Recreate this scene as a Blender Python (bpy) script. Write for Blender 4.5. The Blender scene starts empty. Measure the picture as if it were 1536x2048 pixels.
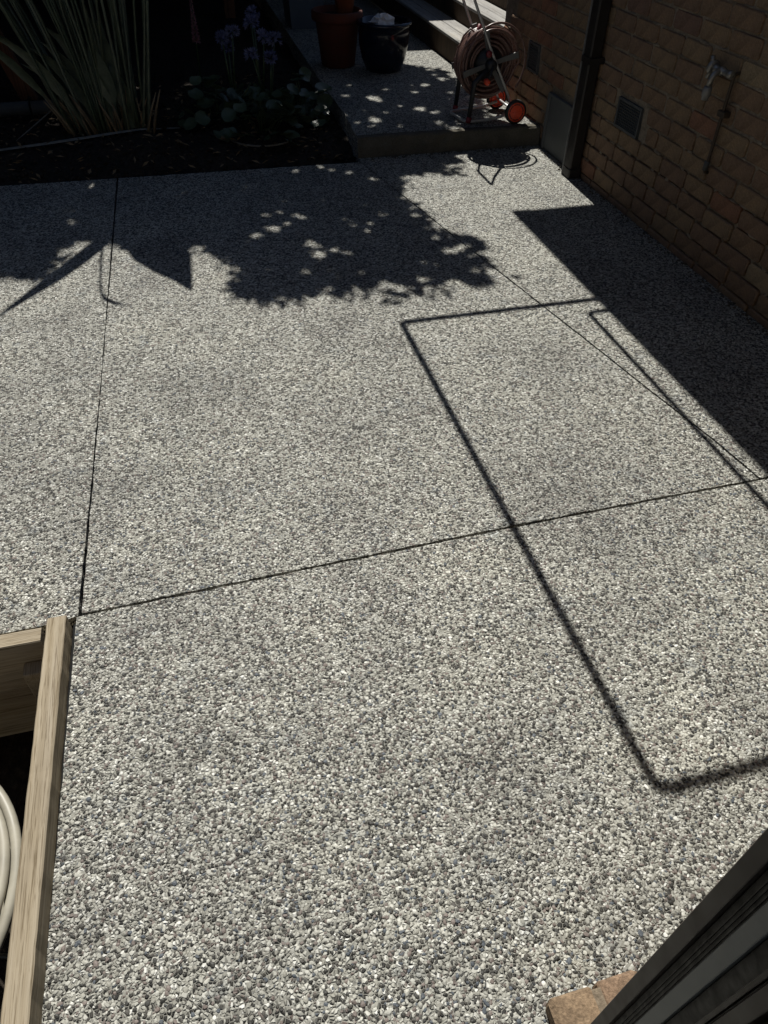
import bpy, math, random
import numpy as np
from mathutils import Vector, Matrix
random.seed(7); RNG = np.random.default_rng(11)
scene = bpy.context.scene
COL = scene.collection
R = math.radians

# ------------------------------------------------------------------ camera
H = 1.626; PITCH = R(43.876); ROLL = R(1.183); HEAD = R(15.495); WALLX = 2.395
cam = bpy.data.objects.new('camera', bpy.data.cameras.new('camera')); COL.objects.link(cam)
F = Vector((math.sin(HEAD)*math.cos(PITCH), math.cos(HEAD)*math.cos(PITCH), -math.sin(PITCH)))
RT = Vector((math.cos(HEAD), -math.sin(HEAD), 0)); UP = RT.cross(F)
R2 = math.cos(ROLL)*RT + math.sin(ROLL)*UP; U2 = math.cos(ROLL)*UP - math.sin(ROLL)*RT
m = Matrix((R2, U2, -F)).transposed().to_4x4(); m.translation = Vector((0, 0, H))
cam.matrix_world = m
cam.data.sensor_fit = 'HORIZONTAL'; cam.data.sensor_width = 36.0; cam.data.lens = 1457.35/1536*36
cam.data.clip_start = 0.02; cam.data.clip_end = 500
scene.camera = cam

# ------------------------------------------------------------------ light
SX, SY = 0.036, 0.84                         # shift of the sun ray per metre of height
sdir = Vector((SX, SY, 1)).normalized()      # towards the sun
ELEV = math.asin(sdir.z); AZ = math.atan2(sdir.x, sdir.y)
world = bpy.data.worlds.new('World'); scene.world = world; world.use_nodes = True
wn = world.node_tree.nodes; wl = world.node_tree.links
bg = wn['Background']; sky = wn.new('ShaderNodeTexSky'); sky.sky_type = 'NISHITA'; sky.sun_disc = False
sky.dust_density = 0.4; sky.air_density = 0.75; sky.sun_elevation = ELEV; sky.sun_rotation = AZ
wl.new(sky.outputs[0], bg.inputs[0]); bg.inputs[1].default_value = 0.05
sun = bpy.data.objects.new('sun', bpy.data.lights.new('sun', 'SUN')); COL.objects.link(sun)
sun.data.energy = 5.0; sun.data.angle = R(0.53); sun.data.color = (1.0, 0.972, 0.905)
sun.rotation_euler = sdir.to_track_quat('Z', 'Y').to_euler(); sun.location = (0, 0, 12)
vs = scene.view_settings
vs.view_transform = 'Standard'; vs.look = 'None'; vs.gamma = 1; vs.use_curve_mapping = False; vs.exposure = 0.30

# ------------------------------------------------------------------ materials
def mat(name, col=(.5,.5,.5), rough=.7, metal=0.0, spec=.5):
    mt = bpy.data.materials.new(name); mt.use_nodes = True
    b = mt.node_tree.nodes['Principled BSDF']
    b.inputs['Base Color'].default_value = (*col, 1); b.inputs['Roughness'].default_value = rough
    b.inputs['Metallic'].default_value = metal; b.inputs['Specular IOR Level'].default_value = spec
    return mt
class N:
    """small node-building helper"""
    def __init__(s, mt): s.mt = mt; s.t = mt.node_tree; s.b = s.t.nodes['Principled BSDF']
    def n(s, typ, **kw):
        nd = s.t.nodes.new(typ)
        for k, v in kw.items():
            if k in nd.inputs: 
                nd.inputs[k].default_value = v
            else: setattr(nd, k, v)
        return nd
    def l(s, a, b): s.t.links.new(a, b)
    def coord(s, scale=(1,1,1), kind='Object'):
        tc = s.n('ShaderNodeTexCoord'); mp = s.n('ShaderNodeMapping'); mp.inputs['Scale'].default_value = scale
        s.l(tc.outputs[kind], mp.inputs[0]); return mp.outputs[0]
    def noise(s, co, scale, detail=4, rough=.55):
        nd = s.n('ShaderNodeTexNoise'); nd.inputs['Scale'].default_value = scale; nd.inputs['Detail'].default_value = detail
        nd.inputs['Roughness'].default_value = rough; s.l(co, nd.inputs['Vector']); return nd
    def ramp(s, fac, stops, interp='LINEAR'):
        nd = s.n('ShaderNodeValToRGB'); nd.color_ramp.interpolation = interp
        e = nd.color_ramp.elements
        while len(e) < len(stops): e.new(.5)
        for el, (p, c) in zip(e, stops):
            el.position = p; el.color = (*c, 1) if len(c) == 3 else c
        s.l(fac, nd.inputs[0]); return nd.outputs[0]
    def mix(s, fac, a, b, mode='MIX'):
        nd = s.n('ShaderNodeMix'); nd.data_type = 'RGBA'; nd.blend_type = mode
        for sock, v in ((nd.inputs[0], fac), (nd.inputs[6], a), (nd.inputs[7], b)):
            if isinstance(v, (int, float)): sock.default_value = v
            elif isinstance(v, tuple): sock.default_value = (*v, 1)
            else: s.l(v, sock)
        return nd.outputs[2]
    def math(s, op, a, b=None, c=None):
        nd = s.n('ShaderNodeMath'); nd.operation = op
        for i, v in enumerate((a, b, c)):
            if v is None: continue
            if isinstance(v, (int, float)): nd.inputs[i].default_value = v
            else: s.l(v, nd.inputs[i])
        return nd.outputs[0]
    def bump(s, h, strength=.4, dist=.004):
        nd = s.n('ShaderNodeBump'); nd.inputs['Strength'].default_value = strength; nd.inputs['Distance'].default_value = dist
        s.l(h, nd.inputs['Height']); s.l(nd.outputs[0], s.b.inputs['Normal'])
    def base(s, c): s.l(c, s.b.inputs['Base Color'])

PAL = [(.00,(.026,.025,.023)),(.18,(.058,.055,.048)),(.30,(.070,.082,.098)),(.335,(.165,.135,.122)),(.40,(.285,.280,.248)),(.54,(.40,.395,.355)),(.76,(.54,.535,.49)),(.92,(.70,.695,.655))]
def mottle(k, co):
    """slow patches of tone and of blue-grey stone through the pour"""
    a = k.noise(co, 2.3, 5, .6); b = k.noise(co, 8.5, 4, .68)
    g = k.ramp(a.outputs[0], [(.30,(.74,.735,.73)),(.50,(.98,.98,.97)),(.72,(1.12,1.11,1.07))])
    bl = k.ramp(b.outputs[0], [(.57,(1,1,1)),(.70,(.76,.79,.84))])
    c = k.noise(co, .85, 5, .62); d = k.noise(co, 3.4, 6, .7)
    st = k.ramp(c.outputs[0], [(.35,(.90,.90,.90)),(.60,(1.05,1.05,1.04))]); sp = k.ramp(d.outputs[0], [(.66,(1,1,1)),(.74,(.80,.77,.73))])
    return k.mix(1.0, k.mix(1.0, g, bl, 'MULTIPLY'), k.mix(1.0, st, sp, 'MULTIPLY'), 'MULTIPLY')
def aggregate_material(name, fine=1.0):
    mt = mat(name, rough=.75, spec=.35); k = N(mt); co = k.coord()
    v = k.n('ShaderNodeTexVoronoi'); v.inputs['Scale'].default_value = 128*fine; v.inputs['Randomness'].default_value = 1; k.l(co, v.inputs['Vector'])
    e = k.n('ShaderNodeTexVoronoi'); e.feature = 'DISTANCE_TO_EDGE'; e.inputs['Scale'].default_value = 128*fine; k.l(co, e.inputs['Vector'])
    sx = k.n('ShaderNodeSeparateColor'); k.l(v.outputs['Color'], sx.inputs[0])
    stone = k.ramp(sx.outputs[0], PAL, 'CONSTANT')
    edge = k.ramp(e.outputs['Distance'], [(.02,(0,0,0)),(.09,(1,1,1))])
    body = k.mix(edge, (.27,.265,.235), stone)
    grit = k.noise(co, 420, 2); gr = k.ramp(grit.outputs[0], [(.3,(.75,.75,.75)),(.7,(1.15,1.15,1.15))])
    c = k.mix(1.0, k.mix(1.0, body, gr, 'MULTIPLY'), mottle(k, co), 'MULTIPLY')
    k.base(c)
    hgt = k.ramp(e.outputs['Distance'], [(0,(0,0,0)),(.30,(1,1,1))], 'EASE')
    k.bump(hgt, 1.0, .0032)
    return mt
M = {}
M['aggregate'] = aggregate_material('exposed_aggregate')
# loose-looking stones standing out of the near slab
mt = mat('pebble', rough=.6, spec=.4); k = N(mt); at = k.n('ShaderNodeAttribute'); at.attribute_name = 'pcol'
co = k.coord(); g = k.noise(co, 600, 2); gr = k.ramp(g.outputs[0], [(.3,(.82,.82,.82)),(.7,(1.12,1.12,1.12))])
k.base(k.mix(1.0, k.mix(1.0, at.outputs['Color'], gr, 'MULTIPLY'), mottle(k, co), 'MULTIPLY')); M['pebble'] = mt
mt = mat('cement_edge', rough=.9, spec=.2); k = N(mt); co = k.coord(); a = k.noise(co, 9, 6, .65); b = k.noise(co, 160, 3)
k.base(k.mix(.35, k.ramp(a.outputs[0], [(.3,(.065,.058,.042)),(.7,(.125,.112,.086))]), k.ramp(b.outputs[0], [(.35,(.045,.04,.03)),(.65,(.17,.155,.125))]))); k.bump(b.outputs[0], .5, .003); M['cement'] = mt
mt = mat('soil', rough=.95, spec=.15); k = N(mt); co = k.coord(); a = k.noise(co, 45, 6, .7); b = k.noise(co, 5, 3)
k.base(k.ramp(a.outputs[0], [(.3,(.014,.012,.010)),(.55,(.040,.032,.025)),(.75,(.105,.085,.066))])); k.bump(a.outputs[0], .9, .02); M['soil'] = mt
mt = mat('brick', rough=.88, spec=.2); k = N(mt); co = k.coord(); oi = k.n('ShaderNodeObjectInfo')
cv = k.ramp(oi.outputs['Random'], [(0,(.222,.148,.094)),(.18,(.236,.164,.102)),(.36,(.208,.138,.092)),(.52,(.244,.172,.106)),(.70,(.218,.145,.095)),(.88,(.272,.208,.130)),(.92,(.238,.128,.082)),(.97,(.190,.120,.088))], 'CONSTANT')
a = k.noise(co, 14, 5, .65); b = k.noise(co, 130, 4, .7)
k.base(k.mix(1.0, k.mix(1.0, cv, k.ramp(a.outputs[0], [(.28,(.62,.60,.56)),(.5,(1,1,1)),(.75,(1.25,1.18,1.05))]), 'MULTIPLY'), k.ramp(b.outputs[0], [(.3,(.7,.7,.7)),(.7,(1.2,1.2,1.2))]), 'MULTIPLY')); k.bump(b.outputs[0], .35, .002); M['brick'] = mt
mt = mat('mortar', rough=.95, spec=.1); k = N(mt); co = k.coord(); a = k.noise(co, 6, 4, .6); b = k.noise(co, 70, 5, .7)
k.base(k.mix(1.0, k.ramp(a.outputs[0], [(.35,(.19,.152,.11)),(.65,(.31,.26,.195))]), k.ramp(b.outputs[0], [(.3,(.6,.6,.6)),(.7,(1.2,1.2,1.2))]), 'MULTIPLY')); k.bump(b.outputs[0], .8, .006); M['mortar'] = mt
def wood_material(name, cols, axis=1, rough=.82, sc=1.0, bump=.5):
    mt = mat(name, rough=rough, spec=.25); k = N(mt)
    s = [85*sc, 85*sc, 85*sc]; s[axis] = 1.3*sc
    co = k.coord(tuple(s)); a = k.noise(co, 1.0, 6, .62); k.t.nodes[-1]
    s2 = [9*sc]*3; s2[axis] = 1.1*sc
    c2 = k.coord(tuple(s2)); b = k.noise(c2, 1.0, 4, .6)
    g = k.ramp(a.outputs[0], [(.28, cols[0]), (.48, cols[1]), (.68, cols[2])])
    sh = k.ramp(b.outputs[0], [(.3, (.72,.72,.74)), (.55, (1,1,1)), (.75, (1.15,1.10,1.0))])
    s3 = [330*sc]*3; s3[axis] = 9*sc
    c3 = k.coord(tuple(s3)); c = k.noise(c3, 1.0, 3, .7)
    fine = k.ramp(c.outputs[0], [(.34,(.50,.46,.40)),(.50,(1,1,1))])
    k.base(k.mix(1.0, k.mix(1.0, g, sh, 'MULTIPLY'), fine, 'MULTIPLY')); k.bump(a.outputs[0], bump, .003); return mt
PINE = [(.265,.212,.138),(.35,.292,.204),(.415,.355,.262)]
M['pine_y'] = wood_material('weathered_pine_lengthwise', PINE, 1)
M['pine_x'] = wood_material('weathered_pine_crosswise', PINE, 0)
GREY = [(.20,.19,.175),(.33,.32,.30),(.42,.41,.39)]
M['greywood'] = wood_material('silvered_decking', GREY, 1, .85)
M['darkwood'] = wood_material('dark_timber', [(.045,.03,.02),(.08,.055,.038),(.11,.08,.055)], 2)
M['redwood'] = wood_material('red_brown_timber', [(.10,.04,.02),(.17,.07,.035),(.22,.10,.05)], 2)
def rough_paint(name, col, rough, var=.25, sc=20, metal=0, spec=.5):
    mt = mat(name, col, rough, metal, spec); k = N(mt); co = k.coord(); a = k.noise(co, sc, 5, .6)
    lo = tuple(c*(1-var) for c in col); hi = tuple(min(1, c*(1+var)) for c in col)
    k.base(k.ramp(a.outputs[0], [(.3, lo), (.7, hi)]))
    k.l(k.ramp(a.outputs[0], [(.3, (rough*.8,)*3), (.7, (min(1, rough*1.2),)*3)]), k.b.inputs['Roughness']); return mt
M['downpipe'] = rough_paint('dark_brown_paint', (.016,.013,.011), .55)
M['zinc'] = rough_paint('dull_zinc', (.22,.22,.215), .55, .2, 30, .3)
M['fibro'] = rough_paint('grey_fibro_sheet', (.105,.11,.104), .85, .18, 9)
M['vent'] = rough_paint('grey_vent', (.065,.07,.07), .7, .2, 30)
M['void'] = mat('black_void', (.004,.004,.004), .95)
M['sealant'] = rough_paint('black_joint_sealant', (.012,.012,.012), .9, .3, 30, 0, .1)
M['chrome'] = rough_paint('worn_chrome', (.27,.262,.24), .40, .28, 60, .6)
M['copper'] = rough_paint('dark_copper', (.060,.045,.032), .6, .3, 30, .3)
M['aluminium'] = rough_paint('aluminium_tube', (.55,.55,.54), .34, .12, 40, .55)
M['hose'] = rough_paint('brown_hose', (.165,.095,.078), .30, .15, 60)
M['hosegrey'] = rough_paint('grey_plastic', (.13,.13,.125), .5, .1, 40)
M['blackplastic'] = rough_paint('black_plastic', (.018,.018,.019), .5, .2, 40)
M['redplastic'] = rough_paint('red_plastic', (.85,.095,.038), .38, .12, 30)
b_ = M['redplastic'].node_tree.nodes['Principled BSDF']; b_.inputs['Subsurface Weight'].default_value = .35; b_.inputs['Subsurface Radius'].default_value = (.03,.004,.003)
M['darkred'] = rough_paint('dark_red_plastic', (.16,.015,.022), .45, .2, 30)
M['terracotta'] = rough_paint('terracotta', (.095,.024,.012), .85, .22, 12)
M['orange'] = rough_paint('orange_clay', (.22,.06,.022), .8, .15, 18)
M['navy'] = rough_paint('navy_glaze', (.006,.009,.020), .16, .35, 10)
M['whitebag'] = rough_paint('crumpled_white_plastic', (.62,.63,.66), .5, .12, 30)
M['tub'] = rough_paint('blue_grey_plastic', (.07,.09,.11), .6, .12, 8)
M['frame'] = rough_paint('dark_brown_aluminium', (.052,.040,.031), .48, .15, 25, 0, .4)
M['framedark'] = rough_paint('black_seal', (.012,.011,.010), .6, .2, 60)
M['steelstrip'] = rough_paint('brushed_grey_strip', (.20,.21,.205), .5, .14, 45, .25)
M['cream'] = rough_paint('cream_fabric', (.60,.55,.45), .9, .06, 20)
M['conduit'] = rough_paint('cream_pvc', (.335,.312,.25), .55, .22, 9)
M['roof'] = rough_paint('roof_paint', (.10,.085,.075), .7)
M['fibrewhite'] = rough_paint('white_paint', (.55,.54,.51), .7, .08)
def leaf_mat(name, c0, c1, rough=.45):
    mt = mat(name, c0, rough); k = N(mt); co = k.coord(); a = k.noise(co, 18, 4, .6); oi = k.n('ShaderNodeObjectInfo')
    mx = k.mix(oi.outputs['Random'], c0, c1)
    k.base(k.mix(1.0, mx, k.ramp(a.outputs[0], [(.3,(.7,.7,.7)),(.7,(1.25,1.25,1.2))]), 'MULTIPLY')); return mt
M['strel'] = leaf_mat('strelitzia_green', (.085,.108,.062), (.145,.160,.105), .42)
M['straw'] = leaf_mat('dry_straw', (.17,.115,.06), (.26,.19,.11), .8)
M['deadleaf'] = leaf_mat('grey_dry_leaf', (.23,.22,.19), (.20,.18,.145), .8)
M['leaf'] = leaf_mat('tree_leaf', (.035,.060,.018), (.055,.085,.025), .5)
M['roundleaf'] = leaf_mat('round_leaf', (.042,.066,.036), (.078,.105,.064), .38)
M['strapleaf'] = leaf_mat('strap_leaf', (.030,.055,.020), (.05,.08,.03), .4)
M['bloom'] = leaf_mat('blue_violet_petal', (.10,.11,.23), (.17,.18,.30), .6)
M['pinkbloom'] = leaf_mat('pink_petal', (.30,.14,.17), (.35,.18,.2), .7)
M['bark'] = wood_material('bark', [(.05,.04,.03),(.10,.08,.06),(.15,.12,.09)], 2, .95, .6)

# ------------------------------------------------------------------ mesh helpers
def tagit(o, label=None, cat=None, group=None, kind=None):
    if label: o['label'] = label
    if cat: o['category'] = cat
    if group: o['group'] = group
    if kind: o['kind'] = kind
    return o
def thing(name, label, cat, loc=(0,0,0), group=None):
    o = bpy.data.objects.new(name, None); COL.objects.link(o); o.location = loc; o.empty_display_size = .1
    return tagit(o, label, cat, group)
def wloc(p):
    v = Vector((0,0,0))
    while p is not None: v += p.location; p = p.parent
    return v
def link(name, me, parent=None, loc=None):
    o = bpy.data.objects.new(name, me); COL.objects.link(o)
    if parent is not None: o.parent = parent
    if loc is not None: o.location = Vector(loc) - (wloc(parent) if parent else Vector((0,0,0)))
    return o
def frame_of(d):
    d = Vector(d).normalized(); a = Vector((0,0,1)) if abs(d.z) < .9 else Vector((1,0,0))
    s = d.cross(a).normalized(); return s, s.cross(d).normalized()
class MB:
    def __init__(s): s.v = []; s.f = []; s.sm = []
    def add(s, vs, fs, smooth=False):
        o = len(s.v); s.v += [tuple(x) for x in vs]; s.f += [tuple(i+o for i in q) for q in fs]; s.sm += [smooth]*len(fs); return s
    def box(s, lo, hi, ch=0.0):
        (x0,y0,z0),(x1,y1,z1) = lo, hi
        if ch <= 0:
            vs = [(x,y,z) for z in (z0,z1) for y in (y0,y1) for x in (x0,x1)]
            return s.add(vs, [(0,2,3,1),(4,5,7,6),(0,1,5,4),(2,6,7,3),(0,4,6,2),(1,3,7,5)])
        vs = []; idx = {}
        for ix, X in enumerate((x0,x1)):
            for iy, Y in enumerate((y0,y1)):
                for iz, Z in enumerate((z0,z1)):
                    sx, sy, sz = (1,-1)[ix], (1,-1)[iy], (1,-1)[iz]
                    for ax in range(3):   # vertex lying on the face normal to ax
                        p = [X+sx*ch, Y+sy*ch, Z+sz*ch]; p[ax] = (X,Y,Z)[ax]
                        idx[(ix,iy,iz,ax)] = len(vs); vs.append(p)
        g = lambda *a: idx[a]; fs = []
        for k in (0,1):
            fs.append((g(k,0,0,0),g(k,1,0,0),g(k,1,1,0),g(k,0,1,0))); fs.append((g(0,k,0,1),g(1,k,0,1),g(1,k,1,1),g(0,k,1,1))); fs.append((g(0,0,k,2),g(1,0,k,2),g(1,1,k,2),g(0,1,k,2)))
        for a in (0,1):
            for b in (0,1):
                fs.append((g(a,b,0,0),g(a,b,1,0),g(a,b,1,1),g(a,b,0,1))); fs.append((g(a,0,b,0),g(a,1,b,0),g(a,1,b,2),g(a,0,b,2))); fs.append((g(0,a,b,1),g(1,a,b,1),g(1,a,b,2),g(0,a,b,2)))
                for c in (0,1): fs.append((g(a,b,c,0),g(a,b,c,1),g(a,b,c,2)))
        return s.add(vs, fs)
    def tube(s, pts, r, n=8, closed=False, flat=1.0, caps=True):
        pts = [Vector(p) for p in pts]; m_ = len(pts); vs = []; fs = []
        rs = r if isinstance(r, (list, tuple)) else [r]*m_
        prev = None
        for i, p in enumerate(pts):
            a = pts[(i-1) % m_] if (closed or i > 0) else p; b = pts[(i+1) % m_] if (closed or i < m_-1) else p
            d = (b-a).normalized()
            if prev is None: sd, up = frame_of(d)
            else:
                sd = (prev - d*prev.dot(d)).normalized(); up = sd.cross(d)
            prev = sd
            for k in range(n):
                t = 2*math.pi*k/n; vs.append(p + sd*(math.cos(t)*rs[i]) + up*(math.sin(t)*rs[i]*flat))
        for i in range(m_ if closed else m_-1):
            j = (i+1) % m_
            for k in range(n): fs.append((i*n+k, i*n+(k+1)%n, j*n+(k+1)%n, j*n+k))
        if caps and not closed: fs += [tuple(range(n))[::-1], tuple((m_-1)*n+k for k in range(n))]
        return s.add(vs, fs, True)
    def lathe(s, prof, c, n=32, axis='z'):
        vs = []; fs = []
        for (r, h) in prof:
            for k in range(n):
                t = 2*math.pi*k/n
                if axis == 'z': vs.append((c[0]+r*math.cos(t), c[1]+r*math.sin(t), c[2]+h))
                elif axis == 'y': vs.append((c[0]+r*math.cos(t), c[1]+h, c[2]+r*math.sin(t)))
                else: vs.append((c[0]+h, c[1]+r*math.cos(t), c[2]+r*math.sin(t)))
        for i in range(len(prof)-1):
            for k in range(n): fs.append((i*n+k, i*n+(k+1)%n, (i+1)*n+(k+1)%n, (i+1)*n+k))
        fs += [tuple(range(n))[::-1], tuple((len(prof)-1)*n+k for k in range(n))]
        return s.add(vs, fs, True)
    def ribbon(s, pts, widths, side, fold=.15):
        vs = []; fs = []
        for i, p in enumerate(pts):
            p = Vector(p); sd = Vector(side).normalized() if not isinstance(side, list) else Vector(side[i]).normalized()
            a = pts[max(0,i-1)]; b = pts[min(len(pts)-1,i+1)]; d = (Vector(b)-Vector(a)).normalized()
            nr = sd.cross(d).normalized()
            w = widths[i]; vs += [p-sd*w+nr*w*fold, p, p+sd*w+nr*w*fold]
        for i in range(len(pts)-1):
            fs += [(3*i,3*i+1,3*i+4,3*i+3),(3*i+1,3*i+2,3*i+5,3*i+4)]
        return s.add(vs, fs, True)
    def prism(s, poly, z0, z1):
        n = len(poly); vs = [(x,y,z0) for x,y in poly]+[(x,y,z1) for x,y in poly]
        return s.add(vs, [tuple(range(n))[::-1], tuple(range(n,2*n))]+[(i,(i+1)%n,n+(i+1)%n,n+i) for i in range(n)])
    def mesh(s, name, mt, off=None):
        me = bpy.data.meshes.new(name); o = off or Vector((0,0,0))
        me.from_pydata([(x-o[0],y-o[1],z-o[2]) for x,y,z in s.v], [], s.f)
        me.polygons.foreach_set('use_smooth', s.sm); me.materials.append(M[mt] if isinstance(mt, str) else mt); me.update(); return me
    def build(s, name, mt, parent=None, org=None):
        if parent is not None:
            base = wloc(parent); return link(name, s.mesh(name, mt, base), parent)
        org = Vector(org or (0,0,0)); o = link(name, s.mesh(name, mt, org)); o.location = org; return o
def arc(c, r, a0, a1, n, plane='xz'):
    out = []
    for i in range(n+1):
        t = a0+(a1-a0)*i/n; u, w = r*math.cos(t), r*math.sin(t)
        out.append((c[0]+u, c[1], c[2]+w) if plane == 'xz' else ((c[0]+u, c[1]+w, c[2]) if plane == 'xy' else (c[0], c[1]+u, c[2]+w)))
    return out
def round_path(pts, r, n=6):
    pts = [Vector(p) for p in pts]; out = [pts[0]]
    for a, b, c in zip(pts, pts[1:], pts[2:]):
        d0 = (a-b).normalized(); d1 = (c-b).normalized(); p0 = b+d0*r; p1 = b+d1*r
        for i in range(n+1):
            t = i/n; out.append(p0*(1-t)**2 + b*2*t*(1-t) + p1*t*t)
    out.append(pts[-1]); return out

# ------------------------------------------------------------------ ground, slabs
g = MB().prism([(-60,-60),(60,-60),(60,60),(-60,60)], -1.2, -.5); tagit(g.build('ground', 'soil'), 'bare earth under the paving', kind='structure')
jl = [(-.476,1.431),(-.432,2.616),(-.377,4.835)]
jr = [(1.742,1.480),(1.715,1.678),(1.629,2.122),(1.553,2.536),(1.355,3.573),(1.129,4.80)]
G = .0048                                      # half the width of a joint
near_poly = [(-.484,1.431-G),(-.49,1.2),(-.499,.877),(-.513,.46),(-.53,-.6),(2.39,-.6),(2.39,1.481-G),(1.74,1.480-G),(.805,1.468-G)]
left_poly = [(-3.5,1.395),(-.53,1.418),(-.476-G,1.431)]+[(x-G-.0015,y) for x,y in jl[1:]]+[(-3.5,4.905)]
mid_poly = [(-.475+G,1.431+G),(.805,1.468+G)]+[(x-G,y+(G if i==0 else 0)) for i,(x,y) in enumerate(jr)]+[(-.376+G,4.835)]
right_poly = [(x-G+.0085,y+(G if i==0 else 0)) for i,(x,y) in enumerate(jr)]+[(1.125,4.93),(2.39,4.93),(2.39,1.481+G)]
right_poly = right_poly[::-1]
def inside(P, X, Y):
    c = np.zeros(X.shape, bool); n = len(P)
    for i in range(n):
        x0,y0 = P[i]; x1,y1 = P[(i+1)%n]
        if y0 == y1: continue
        c ^= ((y0 > Y) != (y1 > Y)) & (X < (x1-x0)*(Y-y0)/(y1-y0)+x0)
    return c
def noisy_edge(P, amp=.0015, step=.03):
    out = []
    for i in range(len(P)):
        a, b = Vector(P[i]), Vector(P[(i+1)%len(P)]); L = (b-a).length; k_ = max(1, min(160, int(L/step)))
        nrm = Vector((-(b-a).y, (b-a).x)).normalized()
        for j in range(k_):
            q = a.lerp(b, j/k_)
            if j: q = q + nrm*random.uniform(-amp, amp)
            out.append((q.x, q.y))
    return out
# frustum test on the ground with a margin, so stones are spent where they show
def ground_of(px, py, z=0):
    v = R2*(px-768) - U2*(py-1024) + F*1457.35; t = (z-H)/v.z; return (v.x*t, v.y*t)
def make_stones(poly, ymax0, ymax1, sp):
    xs = [p[0] for p in poly]; ys = [p[1] for p in poly]
    x0, x1, y0, y1 = max(-1.6,min(xs)), min(2.4,max(xs)), max(.05,min(ys)), min(ymax1,max(ys))
    nx = int((x1-x0)/sp); ny = int((y1-y0)/(sp*.866))
    if nx < 2 or ny < 2: return None
    gx, gy = np.meshgrid(np.arange(nx), np.arange(ny))
    X = x0+(gx+.5*(gy % 2))*sp; Y = y0+gy*sp*.866
    X = (X+RNG.uniform(-.36,.36,X.shape)*sp).ravel(); Y = (Y+RNG.uniform(-.36,.36,Y.shape)*sp).ravel()
    keep = inside(poly, X, Y)
    for i in range(len(poly)):                 # keep stones off the joints
        (ax,ay),(bx,by) = poly[i], poly[(i+1)%len(poly)]; dx,dy = bx-ax,by-ay; L2 = dx*dx+dy*dy
        t = np.clip(((X-ax)*dx+(Y-ay)*dy)/L2,0,1); keep &= np.hypot(X-ax-t*dx,Y-ay-t*dy) > .0042
    fr = [ground_of(-260,2300), ground_of(1800,2300), ground_of(1800,300), ground_of(-260,300)]
    keep &= inside(fr, X, Y)
    fade = np.clip((ymax1-Y)/(ymax1-ymax0), 0, 1); paste = np.sin(X*5.3+2*np.sin(Y*3.7))*np.sin(Y*6.1+1.7*np.sin(X*4.3)); keep &= RNG.random(X.shape) < fade*np.clip(.86-.42*np.clip(paste-.15,0,1),.5,1)
    X, Y = X[keep], Y[keep]; n = len(X)
    if n == 0: return None
    rad = RNG.uniform(.0024,.0048,n)*np.where(RNG.random(n)<.12,1.4,1.0); el = RNG.uniform(1.0,1.7,n); th = RNG.uniform(0,math.tau,n); hh = rad*RNG.uniform(.18,.46,n)
    tmpl = [(0,0,1.0)]+[(.66*math.cos(t*math.tau/6),.66*math.sin(t*math.tau/6),.74) for t in range(6)]+[(math.cos(t*math.tau/6+.5),math.sin(t*math.tau/6+.5),-.25) for t in range(6)]
    T = np.array(tmpl); V = np.repeat(T[None],n,0)*(1+RNG.uniform(-.26,.26,(n,13,3)))
    a = V[:,:,0]*(rad*np.sqrt(el))[:,None]; b = V[:,:,1]*(rad/np.sqrt(el))[:,None]; c = V[:,:,2]*hh[:,None]
    W = np.stack([X[:,None]+a*np.cos(th)[:,None]-b*np.sin(th)[:,None], Y[:,None]+a*np.sin(th)[:,None]+b*np.cos(th)[:,None], c+RNG.uniform(-.0012,.0008,n)[:,None]], -1)
    tri = [(0,1+i,1+(i+1)%6) for i in range(6)]
    for i in range(6): tri += [(1+i,7+i,1+(i+1)%6),(1+(i+1)%6,7+i,7+(i+1)%6)]
    FI = (np.array(tri)[None]+13*np.arange(n)[:,None,None]).reshape(-1)
    me = bpy.data.meshes.new('surface_stones'); nf = n*18
    me.vertices.add(n*13); me.vertices.foreach_set('co', W.reshape(-1).astype(np.float32))
    me.loops.add(nf*3); me.loops.foreach_set('vertex_index', FI.astype(np.int32))
    me.polygons.add(nf); me.polygons.foreach_set('loop_start', (np.arange(nf)*3).astype(np.int32)); me.polygons.foreach_set('use_smooth', np.zeros(nf, bool))
    pal = np.array([(.034,.033,.029),(.068,.063,.055),(.078,.090,.106),(.165,.136,.122),(.295,.288,.252),(.385,.38,.34),(.475,.47,.425),(.66,.655,.61)])
    # blue-grey stones run in loose drifts
    drift = np.sin(X*3.1+1.3*np.sin(Y*2.3))*np.sin(Y*2.7+X*1.1)
    pr = np.array([.15,.14,.02,.10,.22,.23,.12,.02]); ci = RNG.choice(8, n, p=pr)
    blue = (RNG.random(n) < np.clip(.02+.10*(drift-.15),.012,.10)); ci[blue] = 2
    cc = pal[ci]*RNG.uniform(.82,1.18,(n,1)); col4 = np.ones((n,13,4)); col4[:,:,:3] = cc[:,None,:]
    at = me.attributes.new('pcol','FLOAT_COLOR','POINT'); at.data.foreach_set('color', col4.reshape(-1).astype(np.float32))
    me.materials.append(M['pebble']); me.update(calc_edges=True); return me
def slab(poly, label, ymax=None):
    o = MB().prism(noisy_edge(poly), -.12, 0.0).build('paving_slab', 'aggregate'); tagit(o, label, kind='structure')
    me = make_stones(poly, 1.55, 2.5, .0076)
    if me: tagit(link('surface_stones', me, o), kind='stuff')
    return o
slab(near_poly, 'nearest exposed aggregate slab beside the timber edging')
slab(left_poly, 'exposed aggregate slab at the left beyond the timber edging')
slab(mid_poly, 'large middle exposed aggregate slab under the tree shadow')
strip_slab = slab(right_poly, 'exposed aggregate strip along the brick wall')
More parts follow.
